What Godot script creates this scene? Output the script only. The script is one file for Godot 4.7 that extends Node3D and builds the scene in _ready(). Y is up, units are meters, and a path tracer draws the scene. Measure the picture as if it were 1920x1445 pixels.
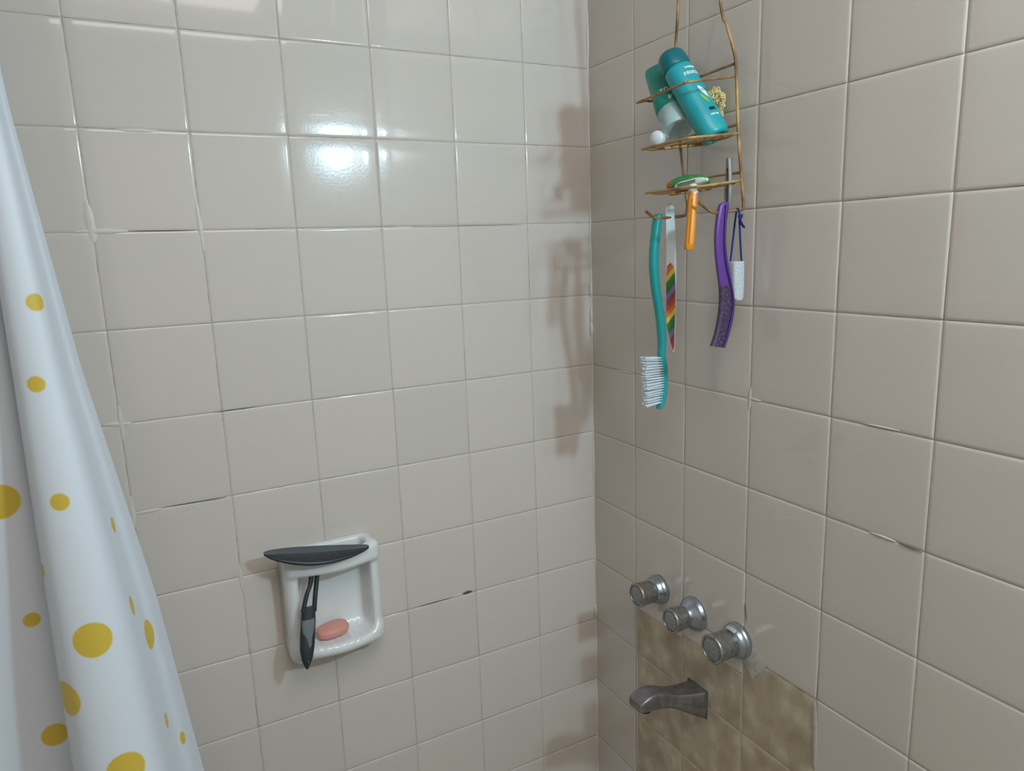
extends Node3D
# A tiled shower corner: two tiled walls, ceramic soap dish, wire caddy, valves, spout and a dotted curtain.
# x = 0 is the valve wall, z = 0 is the soap dish wall, y is up, metres.

var used := {}
var rng := RandomNumberGenerator.new()
const COLS_LEFT := [0.0, 0.1079, 0.2157, 0.3235, 0.4309, 0.539, 0.6474, 0.7553, 0.8632, 0.9711, 1.079, 1.187, 1.295]
const COLS_RIGHT := [0.0, 0.1076, 0.2125, 0.3235, 0.4323, 0.5393, 0.647, 0.755, 0.863]
const ROWS := [0.8613, 0.7535, 0.6457, 0.5379, 0.43, 0.3223, 0.2143, 0.1071, 0.0002, -0.1071, -0.2146, -0.3217, -0.4285, -0.5386, -0.6462, -0.754, -0.862, -0.97]
const LAMP := Vector3(-0.09, 0.455, 1.1)
const LAMP_TWO := Vector3(0.01, 0.452, 1.1)

# ---------------------------------------------------------------- naming
func numbered(called: String) -> String:
	var n: int = used.get(called, 0)
	used[called] = n + 1
	return called if n == 0 else "%s_%03d" % [called, n]

func thing(called: String, label: String, category: String, at := Vector3.ZERO, group := "") -> Node3D:
	var o := Node3D.new()
	o.name = numbered(called)
	add_child(o)
	o.position = at
	tag(o, label, category, group)
	return o

func tag(o: Node3D, label: String, category: String, group := "") -> void:
	o.set_meta("label", label)
	o.set_meta("category", category)
	if group:
		o.set_meta("group", group)

func put(called: String, mesh: Mesh, m: Material, parent: Node = self) -> MeshInstance3D:
	var o := MeshInstance3D.new()
	o.mesh = mesh
	o.material_override = m
	if parent == self:
		o.name = numbered(called)
	else:
		o.name = called
	parent.add_child(o, true)
	o.cast_shadow = GeometryInstance3D.SHADOW_CASTING_SETTING_ON
	return o

func struct(called: String, mesh: Mesh, m: Material, label: String) -> MeshInstance3D:
	var o := put(called, mesh, m)
	o.set_meta("kind", "structure")
	o.set_meta("label", label)
	o.set_meta("category", called.get_slice("_", 0))
	return o

# ---------------------------------------------------------------- geometry
class Tris:
	var p := PackedVector3Array()
	var g := PackedInt32Array()
	var uv := PackedVector2Array()
	func tri(a: Vector3, b: Vector3, c: Vector3, group := 0, ua := Vector2.ZERO, ub := Vector2.ZERO, uc := Vector2.ZERO) -> void:
		p.append(a); p.append(b); p.append(c)
		g.append(group)
		uv.append(ua); uv.append(ub); uv.append(uc)
	func quad(a: Vector3, b: Vector3, c: Vector3, d: Vector3, group := 0) -> void:
		tri(a, b, c, group)
		tri(a, c, d, group)

func done(t: Tris, flip := true) -> ArrayMesh:
	var vol := 0.0
	for i in range(0, t.p.size(), 3):
		vol += t.p[i].dot(t.p[i + 1].cross(t.p[i + 2]))
	var st := SurfaceTool.new()
	st.begin(Mesh.PRIMITIVE_TRIANGLES)
	for i in range(0, t.p.size(), 3):
		st.set_smooth_group(t.g[i / 3])
		var order := [0, 2, 1] if (vol > 0.0 and flip) else [0, 1, 2]
		for k in order:
			st.set_uv(t.uv[i + k])
			st.add_vertex(t.p[i + k])
	st.generate_normals()
	return st.commit()

# rings of equal length joined into one closed skin
func skin(t: Tris, rings: Array, capped := true, closed := true, group := 0) -> void:
	for i in range(rings.size() - 1):
		var a: PackedVector3Array = rings[i]
		var b: PackedVector3Array = rings[i + 1]
		var n := a.size()
		for j in (n if closed else n - 1):
			var k := (j + 1) % n
			t.quad(a[j], a[k], b[k], b[j], group)
	if capped:
		for e in [0, rings.size() - 1]:
			var r: PackedVector3Array = rings[e]
			var c := Vector3.ZERO
			for q in r:
				c += q
			c /= r.size()
			for j in r.size():
				var k := (j + 1) % r.size()
				if e == 0:
					t.tri(c, r[k], r[j], 1 + e + group * 7)
				else:
					t.tri(c, r[j], r[k], 1 + e + group * 7)

# superellipse ring: centre, two half axes, exponent (2 = ellipse, larger = boxier)
func ring(c: Vector3, a: Vector3, b: Vector3, n := 20, power := 2.0) -> PackedVector3Array:
	var out := PackedVector3Array()
	for i in n:
		var th := TAU * i / n
		var cs := cos(th)
		var sn := sin(th)
		out.append(c + a * signf(cs) * pow(absf(cs), 2.0 / power) + b * signf(sn) * pow(absf(sn), 2.0 / power))
	return out

func smooth_path(pts: Array, sub := 6) -> Array:
	var out := []
	for i in pts.size() - 1:
		var p0: Vector3 = pts[maxi(i - 1, 0)]
		var p1: Vector3 = pts[i]
		var p2: Vector3 = pts[i + 1]
		var p3: Vector3 = pts[mini(i + 2, pts.size() - 1)]
		for k in sub:
			out.append(p1.cubic_interpolate(p2, p0, p3, float(k) / sub))
	out.append(pts[-1])
	return out

func tube(t: Tris, pts: Array, r: float, sides := 8, group := 0, wob := 0.0) -> void:
	var rings := []
	var side := Vector3.ZERO
	for i in pts.size():
		var d: Vector3 = (pts[mini(i + 1, pts.size() - 1)] - pts[maxi(i - 1, 0)]).normalized()
		if i == 0:
			side = d.cross(Vector3.UP if absf(d.y) < 0.9 else Vector3.RIGHT).normalized()
		side = (side - d * side.dot(d)).normalized()
		var rr := r * (1.0 + wob * rng.randf_range(-1, 1))
		rings.append(ring(pts[i], side * rr, d.cross(side) * rr, sides))
	skin(t, rings, true, true, group)

func wire(pts: Array, r: float, sub := 5) -> ArrayMesh:
	var t := Tris.new()
	tube(t, smooth_path(pts, sub), r, 8, 0, 0.04)
	return done(t)

# lathe about an axis: profile of (distance along axis, radius)
func lathe(at: Vector3, axis: Vector3, prof: Array, n := 32, groups := []) -> ArrayMesh:
	var t := Tris.new()
	var a := axis.normalized()
	var s := a.cross(Vector3.UP if absf(a.y) < 0.9 else Vector3.RIGHT).normalized()
	var u := a.cross(s)
	for i in prof.size() - 1:
		var r0 := ring(at + a * prof[i].x, s * prof[i].y, u * prof[i].y, n)
		var r1 := ring(at + a * prof[i + 1].x, s * prof[i + 1].y, u * prof[i + 1].y, n)
		var grp: int = groups[i] if i < groups.size() else 0
		for j in n:
			var k := (j + 1) % n
			if prof[i].y > 1e-6:
				t.tri(r0[j], r0[k], r1[k] if prof[i + 1].y > 1e-6 else r1[j], grp)
			if prof[i + 1].y > 1e-6:
				t.tri(r0[j], r1[k], r1[j], grp)
	return done(t)

func box(lo: Vector3, hi: Vector3) -> ArrayMesh:
	var t := Tris.new()
	var c := [Vector3(lo.x, lo.y, lo.z), Vector3(hi.x, lo.y, lo.z), Vector3(hi.x, hi.y, lo.z), Vector3(lo.x, hi.y, lo.z), Vector3(lo.x, lo.y, hi.z), Vector3(hi.x, lo.y, hi.z), Vector3(hi.x, hi.y, hi.z), Vector3(lo.x, hi.y, hi.z)]
	var k := 1
	for f in [[0, 3, 2, 1], [4, 5, 6, 7], [0, 1, 5, 4], [2, 3, 7, 6], [1, 2, 6, 5], [0, 4, 7, 3]]:
		t.quad(c[f[0]], c[f[1]], c[f[2]], c[f[3]], k)
		k += 1
	return done(t)

# surface nets of a signed distance
func nets(f: Callable, lo: Vector3, hi: Vector3, h: float) -> ArrayMesh:
	var nx := int(ceil((hi.x - lo.x) / h)) + 1
	var ny := int(ceil((hi.y - lo.y) / h)) + 1
	var nz := int(ceil((hi.z - lo.z) / h)) + 1
	var d := PackedFloat32Array()
	d.resize(nx * ny * nz)
	for k in nz:
		for j in ny:
			for i in nx:
				d[(k * ny + j) * nx + i] = f.call(lo + Vector3(i, j, k) * h)
	var at := {}
	var corners := [0, 1, nx, nx + 1, nx * ny, nx * ny + 1, nx * ny + nx, nx * ny + nx + 1]
	var off := [Vector3(0, 0, 0), Vector3(1, 0, 0), Vector3(0, 1, 0), Vector3(1, 1, 0), Vector3(0, 0, 1), Vector3(1, 0, 1), Vector3(0, 1, 1), Vector3(1, 1, 1)]
	var edges := [[0, 1], [2, 3], [4, 5], [6, 7], [0, 2], [1, 3], [4, 6], [5, 7], [0, 4], [1, 5], [2, 6], [3, 7]]
	for k in nz - 1:
		for j in ny - 1:
			for i in nx - 1:
				var b := (k * ny + j) * nx + i
				var neg := 0
				for c in corners:
					if d[b + c] < 0.0:
						neg += 1
				if neg == 0 or neg == 8:
					continue
				var s := Vector3.ZERO
				var n := 0
				for e in edges:
					var d0 := d[b + corners[e[0]]]
					var d1 := d[b + corners[e[1]]]
					if (d0 < 0.0) != (d1 < 0.0):
						s += (off[e[0]] as Vector3).lerp(off[e[1]], d0 / (d0 - d1))
						n += 1
				at[b] = lo + (Vector3(i, j, k) + s / n) * h
	var t := Tris.new()
	for b in at:
		for ax in 3:
			var step: int = [1, nx, nx * ny][ax]
			var u: int = [nx, nx * ny, 1][ax]
			var v: int = [nx * ny, 1, nx][ax]
			var d0 := d[b]
			var d1 := d[b + step]
			if (d0 < 0.0) == (d1 < 0.0):
				continue
			if not (at.has(b - u) and at.has(b - v) and at.has(b - u - v)):
				continue
			if d0 < 0.0:
				t.quad(at[b], at[b - u], at[b - u - v], at[b - v])
			else:
				t.quad(at[b], at[b - v], at[b - u - v], at[b - u])
	return done(t)

func rbox(p: Vector3, c: Vector3, half: Vector3, r: float) -> float:
	var q := (p - c).abs() - half + Vector3(r, r, r)
	return q.max(Vector3.ZERO).length() + minf(maxf(q.x, maxf(q.y, q.z)), 0.0) - r

func smin(a: float, b: float, k: float) -> float:
	var h := clampf(0.5 + 0.5 * (b - a) / k, 0.0, 1.0)
	return lerpf(b, a, h) - k * h * (1.0 - h)

func smax(a: float, b: float, k: float) -> float:
	return -smin(-a, -b, k)

# ---------------------------------------------------------------- materials
func noise_tex(seed_: int, freq: float, ramp: Array, size := 512, octaves := 4, kind := FastNoiseLite.TYPE_SIMPLEX_SMOOTH) -> NoiseTexture2D:
	var n := FastNoiseLite.new()
	n.seed = seed_
	n.frequency = freq
	n.noise_type = kind
	n.fractal_octaves = octaves
	var t := NoiseTexture2D.new()
	t.noise = n
	t.width = size
	t.height = size
	t.seamless = true
	var gr := Gradient.new()
	var offs := PackedFloat32Array()
	var cols := PackedColorArray()
	for i in range(0, ramp.size(), 2):
		offs.append(ramp[i])
		cols.append(ramp[i + 1])
	gr.offsets = offs
	gr.colors = cols
	t.color_ramp = gr
	return t

func mat(c: Color, rough: float, metal := 0.0) -> StandardMaterial3D:
	var m := StandardMaterial3D.new()
	m.albedo_color = c
	m.roughness = rough
	m.metallic = metal
	return m

func triplanar(m: StandardMaterial3D, tex: Texture2D, scale: float, world := true) -> StandardMaterial3D:
	m.albedo_texture = tex
	m.uv1_triplanar = true
	m.uv1_world_triplanar = world
	m.uv1_scale = Vector3.ONE * scale
	return m

# ---------------------------------------------------------------- the start
func _ready() -> void:
	rng.seed = 7
	var cam := Camera3D.new()
	cam.name = "camera"
	cam.fov = 56.9167
	cam.near = 0.02
	cam.far = 20.0
	cam.transform = Transform3D(Basis(Vector3(0.883250, -0.035578, 0.467551), Vector3(0.119510, 0.981268, -0.151098), Vector3(-0.453417, 0.189335, 0.870957)), Vector3(-0.61491, 0.18123, 0.90830))
	add_child(cam)
	cam.current = true
	var env := Environment.new()
	env.background_mode = Environment.BG_COLOR
	env.background_color = Color(0.02, 0.02, 0.02)
	env.tonemap_mode = Environment.TONE_MAPPER_LINEAR
	env.tonemap_exposure = 0.665
	env.sdfgi_enabled = true
	env.ssao_enabled = true
	env.ssil_enabled = true
	var we := WorldEnvironment.new()
	we.name = "world_environment"
	we.environment = env
	add_child(we)
	unseen_lights(LAMP_ENERGY)
	room()
	walls()
	curtain()
	soap_dish()
	valves()
	spout()
	caddy()
	bottles()
	shelf_things()
	hook_things()

const LAMP_ENERGY := 0.50
const UNSEEN_PANEL_ENERGY := 1.2

func bulb(parent: Node3D, at: Vector3, r: float, energy: float, glow: float) -> void:
	var m := mat(Color(0.95, 0.95, 0.95), 0.3)
	m.emission_enabled = true
	m.emission = Color(0.90, 0.97, 1.0)
	m.emission_energy_multiplier = glow
	put("bulb", lathe(at, Vector3(0, 0, -1), [Vector2(-r, 0), Vector2(-r * 0.86, r * 0.5), Vector2(-r * 0.5, r * 0.87), Vector2(0, r), Vector2(r * 0.5, r * 0.87), Vector2(r * 0.86, r * 0.5), Vector2(r, 0)], 24), m, parent)
	var l := OmniLight3D.new()
	l.name = "bulb_light"
	l.light_color = Color(0.77, 0.93, 1.0)
	l.light_energy = energy
	l.light_size = r * 0.9
	l.omni_range = 6.0
	l.omni_attenuation = 2.0
	l.shadow_enabled = true
	parent.add_child(l)
	l.position = at

func unseen_lights(energy: float) -> void:  # bar light hangs out of view; its two bulbs light the tiled corner
	var o := thing("unseen_bar_light", "chrome bar light with two round bulbs hung out of view outside the tub, lighting the tiled corner", "ceiling light")
	var chrome := mat(Color(0.75, 0.75, 0.76), 0.2, 1.0)
	put("stem", wire([Vector3(-0.04, 1.0, 1.13), Vector3(-0.04, 0.8, 1.13), Vector3(-0.04, 0.56, 1.13)], 0.008, 2), chrome, o)
	put("bar", wire([Vector3(-0.15, 0.555, 1.13), Vector3(-0.04, 0.555, 1.13), Vector3(0.06, 0.555, 1.13)], 0.012, 2), chrome, o)
	put("canopy", lathe(Vector3(-0.04, 1.0, 1.13), Vector3(0, -1, 0), [Vector2(0, 0.05), Vector2(0.012, 0.05), Vector2(0.02, 0.03), Vector2(0.022, 0.0)], 24), chrome, o)
	for at in [LAMP, LAMP_TWO]:
		put("socket", wire([Vector3(at.x, 0.555, 1.13), Vector3(at.x, 0.52, 1.125), Vector3(at.x, at.y + 0.03, at.z + 0.012)], 0.014, 2), chrome, o)
	bulb(o, LAMP, 0.03, energy, 36.0)
	bulb(o, LAMP_TWO, 0.022, energy * 0.18, 40.0)
	# unseen ceiling panel, placed out of view to light both tiled walls softly
	var p := thing("unseen_panel_light", "unseen oblong ceiling panel, out of view, placed to light both tiled walls softly", "ceiling light", Vector3(-0.46, 1.0, 1.26))
	put("frame", box(Vector3(-0.32, -0.02, -0.47), Vector3(0.32, 0.0, 0.47)), mat(Color(0.9, 0.9, 0.9), 0.5), p)
	var gm := mat(Color(0.9, 0.9, 0.9), 0.5)
	gm.emission_enabled = true
	gm.emission = Color(1.0, 0.98, 0.95)
	gm.emission_energy_multiplier = 1.0
	put("diffuser", box(Vector3(-0.30, -0.024, -0.45), Vector3(0.30, -0.018, 0.45)), gm, p)
	var l := AreaLight3D.new()
	l.name = "unseen_panel_glow"
	l.area_size = Vector2(0.6, 0.9)
	l.light_color = Color(1.0, 0.935, 0.91)
	l.light_energy = UNSEEN_PANEL_ENERGY
	l.area_range = 6.0
	l.area_attenuation = 2.0
	l.shadow_enabled = true
	p.add_child(l)
	l.position = Vector3(0, -0.03, 0)
	l.rotation_degrees.x = -90

# ---------------------------------------------------------------- the room
func room() -> void:
	var paint := mat(Color(0.86, 0.84, 0.80), 0.8)
	var white := mat(Color(0.90, 0.89, 0.87), 0.85)
	var floor_m := triplanar(mat(Color(1, 1, 1), 0.4), noise_tex(3, 0.02, [0.0, Color(0.62, 0.58, 0.53), 1.0, Color(0.74, 0.70, 0.65)]), 2.0)
	struct("floor", box(Vector3(-1.7, -1.4, -0.1), Vector3(0.7, -1.3, 2.4)), floor_m, "speckled beige bathroom floor")
	struct("ceiling", box(Vector3(-1.7, 1.0, -0.1), Vector3(0.7, 1.1, 2.4)), white, "flat white bathroom ceiling")
	struct("wall_back", box(Vector3(-1.7, -1.3, 2.3), Vector3(0.7, 1.0, 2.4)), paint, "plain off-white wall behind the viewer")
	struct("wall_far", box(Vector3(-1.7, -1.3, 0.0), Vector3(-1.6, 1.0, 2.3)), paint, "plain off-white wall at the end of the tub")
	struct("wall_side", box(Vector3(0.6, -1.3, 0.87), Vector3(0.7, 1.0, 2.3)), paint, "plain off-white side wall past the valve wall")

func tile_mesh(w: float, h: float, thick: float) -> ArrayMesh:
	# a pillowed tile in its own plane: x across, y up, z out of the wall; the outer edge rounds over
	var ins := [0.0, 0.0009, 0.0032, minf(0.018, minf(w, h) * 0.4)]
	var dep := [-0.0007, -0.00026, -0.00006, 0.0]
	var ang := [0.70, 0.30, 0.032, 0.0]
	var pos := [[], []]
	for ax in 2:
		var s: float = [w, h][ax] * 0.5
		for i in 4:
			pos[ax].append([-s + ins[i], dep[i], -ang[i]])
		for i in [3, 2, 1, 0]:
			pos[ax].append([s - ins[i], dep[i], ang[i]])
	var v := PackedVector3Array()
	var n := PackedVector3Array()
	var idx := PackedInt32Array()
	for j in 8:
		for i in 8:
			var a = pos[0][i]
			var b = pos[1][j]
			v.append(Vector3(a[0], b[0], thick + minf(a[1], b[1])))
			n.append(Vector3(tan(a[2]), tan(b[2]), 1.0).normalized())
	for j in 7:
		for i in 7:
			var q := j * 8 + i
			idx.append_array([q, q + 8, q + 9, q, q + 9, q + 1])
	# skirt down to the mortar
	var rim := []
	for i in 8: rim.append(i)
	for j in range(1, 8): rim.append(j * 8 + 7)
	for i in range(6, -1, -1): rim.append(56 + i)
	for j in range(6, 0, -1): rim.append(j * 8)
	var base := v.size()
	for k in rim:
		v.append(v[k]); n.append(Vector3(v[k].x, v[k].y, 0).normalized())
	for k in rim:
		v.append(Vector3(v[k].x, v[k].y, -0.001)); n.append(Vector3(v[k].x, v[k].y, 0).normalized())
	var m := rim.size()
	for k in m:
		var a2 := base + k
		var b2 := base + (k + 1) % m
		idx.append_array([a2, b2, b2 + m, a2, b2 + m, a2 + m])
	var arr := []
	arr.resize(Mesh.ARRAY_MAX)
	arr[Mesh.ARRAY_VERTEX] = v
	arr[Mesh.ARRAY_NORMAL] = n
	arr[Mesh.ARRAY_INDEX] = idx
	var mesh := ArrayMesh.new()
	mesh.add_surface_from_arrays(Mesh.PRIMITIVE_TRIANGLES, arr)
	return mesh

var tile_cache := {}
func tile_of(w: float, h: float) -> ArrayMesh:
	var key := "%d_%d" % [roundi(w * 2000), roundi(h * 2000)]
	if not tile_cache.has(key):
		tile_cache[key] = tile_mesh(w, h, 0.0012)
	return tile_cache[key]

func walls() -> void:
	var grout := triplanar(mat(Color(1, 1, 1), 0.75), noise_tex(11, 0.03, [0.0, Color(0.55, 0.51, 0.48), 0.30, Color(0.70, 0.66, 0.62), 0.45, Color(0.83, 0.79, 0.75), 1.0, Color(0.87, 0.83, 0.79)], 512, 5), 2.2)
	var glaze := []
	var peel := noise_tex(21, 0.06, [0.0, Color(0, 0, 0), 1.0, Color(1, 1, 1)], 256, 2)
	for c in [Color(0.825, 0.785, 0.752), Color(0.832, 0.791, 0.757), Color(0.819, 0.78, 0.748)]:
		var m := mat(c, 0.15)
		m.clearcoat_enabled = true
		m.clearcoat = 0.7
		m.clearcoat_roughness = 0.035
		m.metallic_specular = 0.3
		m.heightmap_enabled = true
		m.heightmap_texture = peel
		m.heightmap_scale = 0.0022
		m.uv1_triplanar = true
		m.uv1_world_triplanar = true
		m.uv1_scale = Vector3.ONE * 14.0
		glaze.append(m)
	var stone_tex := noise_tex(31, 0.011, [0.0, Color(0.64, 0.575, 0.485), 0.3, Color(0.695, 0.63, 0.54), 0.55, Color(0.74, 0.68, 0.59), 0.8, Color(0.80, 0.745, 0.66), 1.0, Color(0.86, 0.815, 0.74)], 512, 5)
	var stone := []
	for k in 3:
		var m := triplanar(mat(Color(1, 1, 1), 0.3), stone_tex, 3.0)
		m.uv1_offset = Vector3(0.31 * k, 0.17 * k, 0.53 * k)
		m.uv1_scale = Vector3(3.0, 3.2, 4.0)
		stone.append(m)
	var left := struct("wall_left", box(Vector3(-1.6, -1.3, -0.1), Vector3(0.0, 1.0, 0.0)), grout, "glossy beige tiled wall with the ceramic soap dish")
	var right := struct("wall_right", box(Vector3(0.0, -1.3, -0.1), Vector3(0.6, 1.0, 0.87)), grout, "beige tiled wall with the valves, spout and wire caddy")
	var gap := 0.0006
	for r in ROWS.size() - 1:
		var yc: float = (ROWS[r] + ROWS[r + 1]) * 0.5
		var hh: float = ROWS[r] - ROWS[r + 1] - gap
		for c in COLS_LEFT.size() - 1:
			var ww: float = COLS_LEFT[c + 1] - COLS_LEFT[c] - gap
			var o := put("tile", tile_of(ww, hh), glaze[rng.randi() % 3], left)
			o.position = Vector3(-(COLS_LEFT[c] + COLS_LEFT[c + 1]) * 0.5, yc, 0.0)
			o.rotation = Vector3(rng.randf_range(-1, 1) * 0.0035, rng.randf_range(-1, 1) * 0.0035, 0)
		for c in COLS_RIGHT.size() - 1:
			if c >= 1 and c <= 3 and r >= 11:
				continue
			var ww: float = COLS_RIGHT[c + 1] - COLS_RIGHT[c] - gap
			var o := put("tile", tile_of(ww, hh), glaze[rng.randi() % 3], right)
			o.position = Vector3(0.0, yc, (COLS_RIGHT[c] + COLS_RIGHT[c + 1]) * 0.5)
			o.rotation = Vector3(0, -PI / 2, 0)
			o.rotate_object_local(Vector3.RIGHT, rng.randf_range(-1, 1) * 0.004)
			o.rotate_object_local(Vector3.UP, rng.randf_range(-1, 1) * 0.004)
	# the marbled replacement tiles round the valves and the cut beige ones above them
	var tops := [-0.358, -0.352, -0.3228]
	for c in [1, 2, 3]:
		var zc: float = (COLS_RIGHT[c] + COLS_RIGHT[c + 1]) * 0.5
		var ww: float = COLS_RIGHT[c + 1] - COLS_RIGHT[c] - gap
		var top: float = tops[c - 1]
		if ROWS[11] - top > 0.008:
			var cut := put("cut_tile", tile_mesh(ww, ROWS[11] - top - gap, 0.0012), glaze[0], right)
			cut.position = Vector3(0, (ROWS[11] + top) * 0.5, zc)
			cut.rotation.y = -PI / 2
		var ys := [top, -0.4338, -0.5392, -0.645, -0.75, -0.855, -0.96]
		for i in ys.size() - 1:
			var o := put("marbled_tile", tile_mesh(ww - 0.0008, ys[i] - ys[i + 1] - gap - 0.0008, 0.0008), stone[(i + c) % 3], right)
			o.position = Vector3(0, (ys[i] + ys[i + 1]) * 0.5, zc)
			o.rotation.y = -PI / 2
	var cream := mat(Color(0.80, 0.76, 0.68), 0.7)
	for y in [-0.4338, -0.5392, -0.645, -0.75, -0.855]:
		put("grout_line", box(Vector3(-0.0006, y - 0.0007, 0.1080), Vector3(-0.0001, y + 0.0007, 0.4320)), cream, right)
	for zl in [0.1078, 0.2125, 0.3235]:
		put("grout_line", box(Vector3(-0.0006, -0.96, zl - 0.0007), Vector3(-0.0001, -0.358, zl + 0.0007)), cream, right)
	wear(left, right)

# a flat irregular dab of filler lying on a wall; pts in wall coordinates, normal axis given
func dab(pts: Array, n: Vector3, thick: float) -> ArrayMesh:
	var t := Tris.new()
	var c := Vector3.ZERO
	for p in pts:
		c += p
	c /= pts.size()
	var k := pts.size()
	for i in k:
		var a: Vector3 = pts[i]
		var b: Vector3 = pts[(i + 1) % k]
		var ai := c + (a - c) * 0.85 + n * thick
		var bi := c + (b - c) * 0.85 + n * thick
		t.quad(a, b, bi, ai)
		t.tri(c + n * thick * 1.2, ai, bi)
		t.tri(c, b, a, 1)
	return done(t)

func streak(a: Vector3, b: Vector3, n: Vector3, width: float, thick: float, k := 7) -> ArrayMesh:
	var d := (b - a).normalized()
	var s := n.cross(d)
	var up := []
	var dn := []
	for i in k + 1:
		var f := float(i) / k
		var e := sqrt(maxf(sin(PI * clampf(f, 0.03, 0.97)), 0.0))
		var p := a.lerp(b, f)
		up.append(p + s * width * 0.5 * e * rng.randf_range(0.8, 1.15))
		dn.push_front(p - s * width * 0.5 * e * rng.randf_range(0.8, 1.15))
	return dab(up + dn, n, thick)

func wear(left: Node3D, right: Node3D) -> void:
	var filler := mat(Color(0.835, 0.80, 0.765), 0.4)
	var plaster := triplanar(mat(Color(1, 1, 1), 0.8), noise_tex(41, 0.05, [0.0, Color(0.66, 0.65, 0.61), 1.0, Color(0.80, 0.79, 0.76)], 256), 6.0)
	var dark := mat(Color(0.36, 0.34, 0.32), 0.8)
	var zf := 0.0012
	for q in [
		[Vector3(-0.6128, 0.3216, 0.0010), Vector3(-0.5698, 0.3217, 0.0010), 0.004], [Vector3(-0.6496, 0.2481, 0.0010), Vector3(-0.6469, 0.2032, 0.0010), 0.010], [Vector3(-0.6637, 0.2154, 0.0010), Vector3(-0.6131, 0.2150, 0.0010), 0.006],
		[Vector3(-0.5408, 0.2510, 0.0010), Vector3(-0.5377, 0.1911, 0.0010), 0.006], [Vector3(-0.6632, 0.0017, 0.0010), Vector3(-0.6350, 0.0000, 0.0010), 0.006], [Vector3(-0.6463, 0.0222, 0.0010), Vector3(-0.6460, -0.0191, 0.0010), 0.006],
		[Vector3(-0.6476, -0.0855, 0.0010), Vector3(-0.6480, -0.1248, 0.0010), 0.007], [Vector3(-0.6470, -0.1079, 0.0010), Vector3(-0.6160, -0.1071, 0.0010), 0.005], [Vector3(-0.5397, -0.1989, 0.0010), Vector3(-0.5383, -0.2356, 0.0010), 0.005],
		[Vector3(-0.2546, -0.3202, 0.0010), Vector3(-0.2374, -0.3198, 0.0010), 0.004]]:
		put("grout_smear", streak(q[0], q[1], Vector3(0, 0, 1), q[2], 0.0004), filler, left)
	for q in [[Vector3(-0.2391, -0.3193, 0.0010), Vector3(-0.2216, -0.3189, 0.0010), 0.0052], [Vector3(-0.3072, -0.3207, 0.0010), Vector3(-0.2529, -0.3207, 0.0010), 0.0012],
		[Vector3(-0.6129, -0.1058, 0.0010), Vector3(-0.5447, -0.1075, 0.0010), 0.0009], [Vector3(-0.6131, 0.2150, 0.0010), Vector3(-0.5454, 0.2145, 0.0010), 0.0008], [Vector3(-0.5484, 0.0004, 0.0010), Vector3(-0.4993, 0.0010, 0.0010), 0.0008], [Vector3(-0.2841, 0.2133, 0.0010), Vector3(-0.1162, 0.2136, 0.0010), 0.0006]]:
		put("grout_chip", streak(q[0], q[1], Vector3(0, 0, 1), q[2], 0.0005), dark, left)
	# plaster patch beside the last valve, and filler on the joints of the valve wall
	put("plaster_patch", dab([Vector3(-0.0010, -0.3079, 0.3258), Vector3(-0.0010, -0.3045, 0.3395), Vector3(-0.0010, -0.3097, 0.3498), Vector3(-0.0010, -0.3138, 0.3607), Vector3(-0.0010, -0.3284, 0.3572), Vector3(-0.0010, -0.3417, 0.3434), Vector3(-0.0010, -0.3507, 0.3403), Vector3(-0.0010, -0.3446, 0.3332), Vector3(-0.0010, -0.3336, 0.3267), Vector3(-0.0010, -0.3320, 0.3160), Vector3(-0.0010, -0.3266, 0.3122)], Vector3(-1, 0, 0), 0.0009), plaster, right)
	put("plaster_patch", dab([Vector3(-0.0010, -0.3255, 0.1632), Vector3(-0.0010, -0.3137, 0.1930), Vector3(-0.0010, -0.3238, 0.1886), Vector3(-0.0010, -0.3367, 0.1750), Vector3(-0.0010, -0.3427, 0.1585)], Vector3(-1, 0, 0), 0.0007), plaster, right)
	put("plaster_patch", dab([Vector3(-0.0010, -0.3218, 0.2467), Vector3(-0.0010, -0.2975, 0.2623), Vector3(-0.0010, -0.3092, 0.2665), Vector3(-0.0010, -0.3211, 0.2608)], Vector3(-1, 0, 0), 0.0007), plaster, right)
	put("plaster_patch", dab([Vector3(-0.0010, -0.3266, 0.4269), Vector3(-0.0010, -0.3259, 0.4326), Vector3(-0.0010, -0.3524, 0.4347), Vector3(-0.0010, -0.4049, 0.4369), Vector3(-0.0010, -0.4084, 0.4320)], Vector3(-1, 0, 0), 0.0007), plaster, right)
	for q in [[Vector3(-0.0010, 0.0148, 0.3235), Vector3(-0.0010, -0.0136, 0.3229), 0.005], [Vector3(-0.0010, 0.0014, 0.3182), Vector3(-0.0010, 0.0009, 0.3407), 0.004], [Vector3(-0.0010, -0.0008, 0.0629), Vector3(-0.0010, -0.0002, 0.1075), 0.003], [Vector3(-0.0010, 0.0013, 0.4688), Vector3(-0.0010, 0.0017, 0.5086), 0.0025], [Vector3(-0.0010, -0.1067, 0.4828), Vector3(-0.0010, -0.1067, 0.5121), 0.003], [Vector3(-0.0010, -0.3682, 0.1110), Vector3(-0.0010, -0.6334, 0.1128), 0.003]]:
		put("grout_smear", streak(q[0], q[1], Vector3(-1, 0, 0), q[2], 0.0005), filler, right)
	for q in [[Vector3(-0.0010, -0.2773, 0.3282), Vector3(-0.0010, -0.2541, 0.3248), 0.0010], [Vector3(-0.0010, -0.1073, 0.5132), Vector3(-0.0010, -0.1079, 0.5373), 0.0009]]:
		put("grout_chip", streak(q[0], q[1], Vector3(-1, 0, 0), q[2], 0.0006), dark, right)
	# worn filler down the corner of the room
	var pts := []
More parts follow.
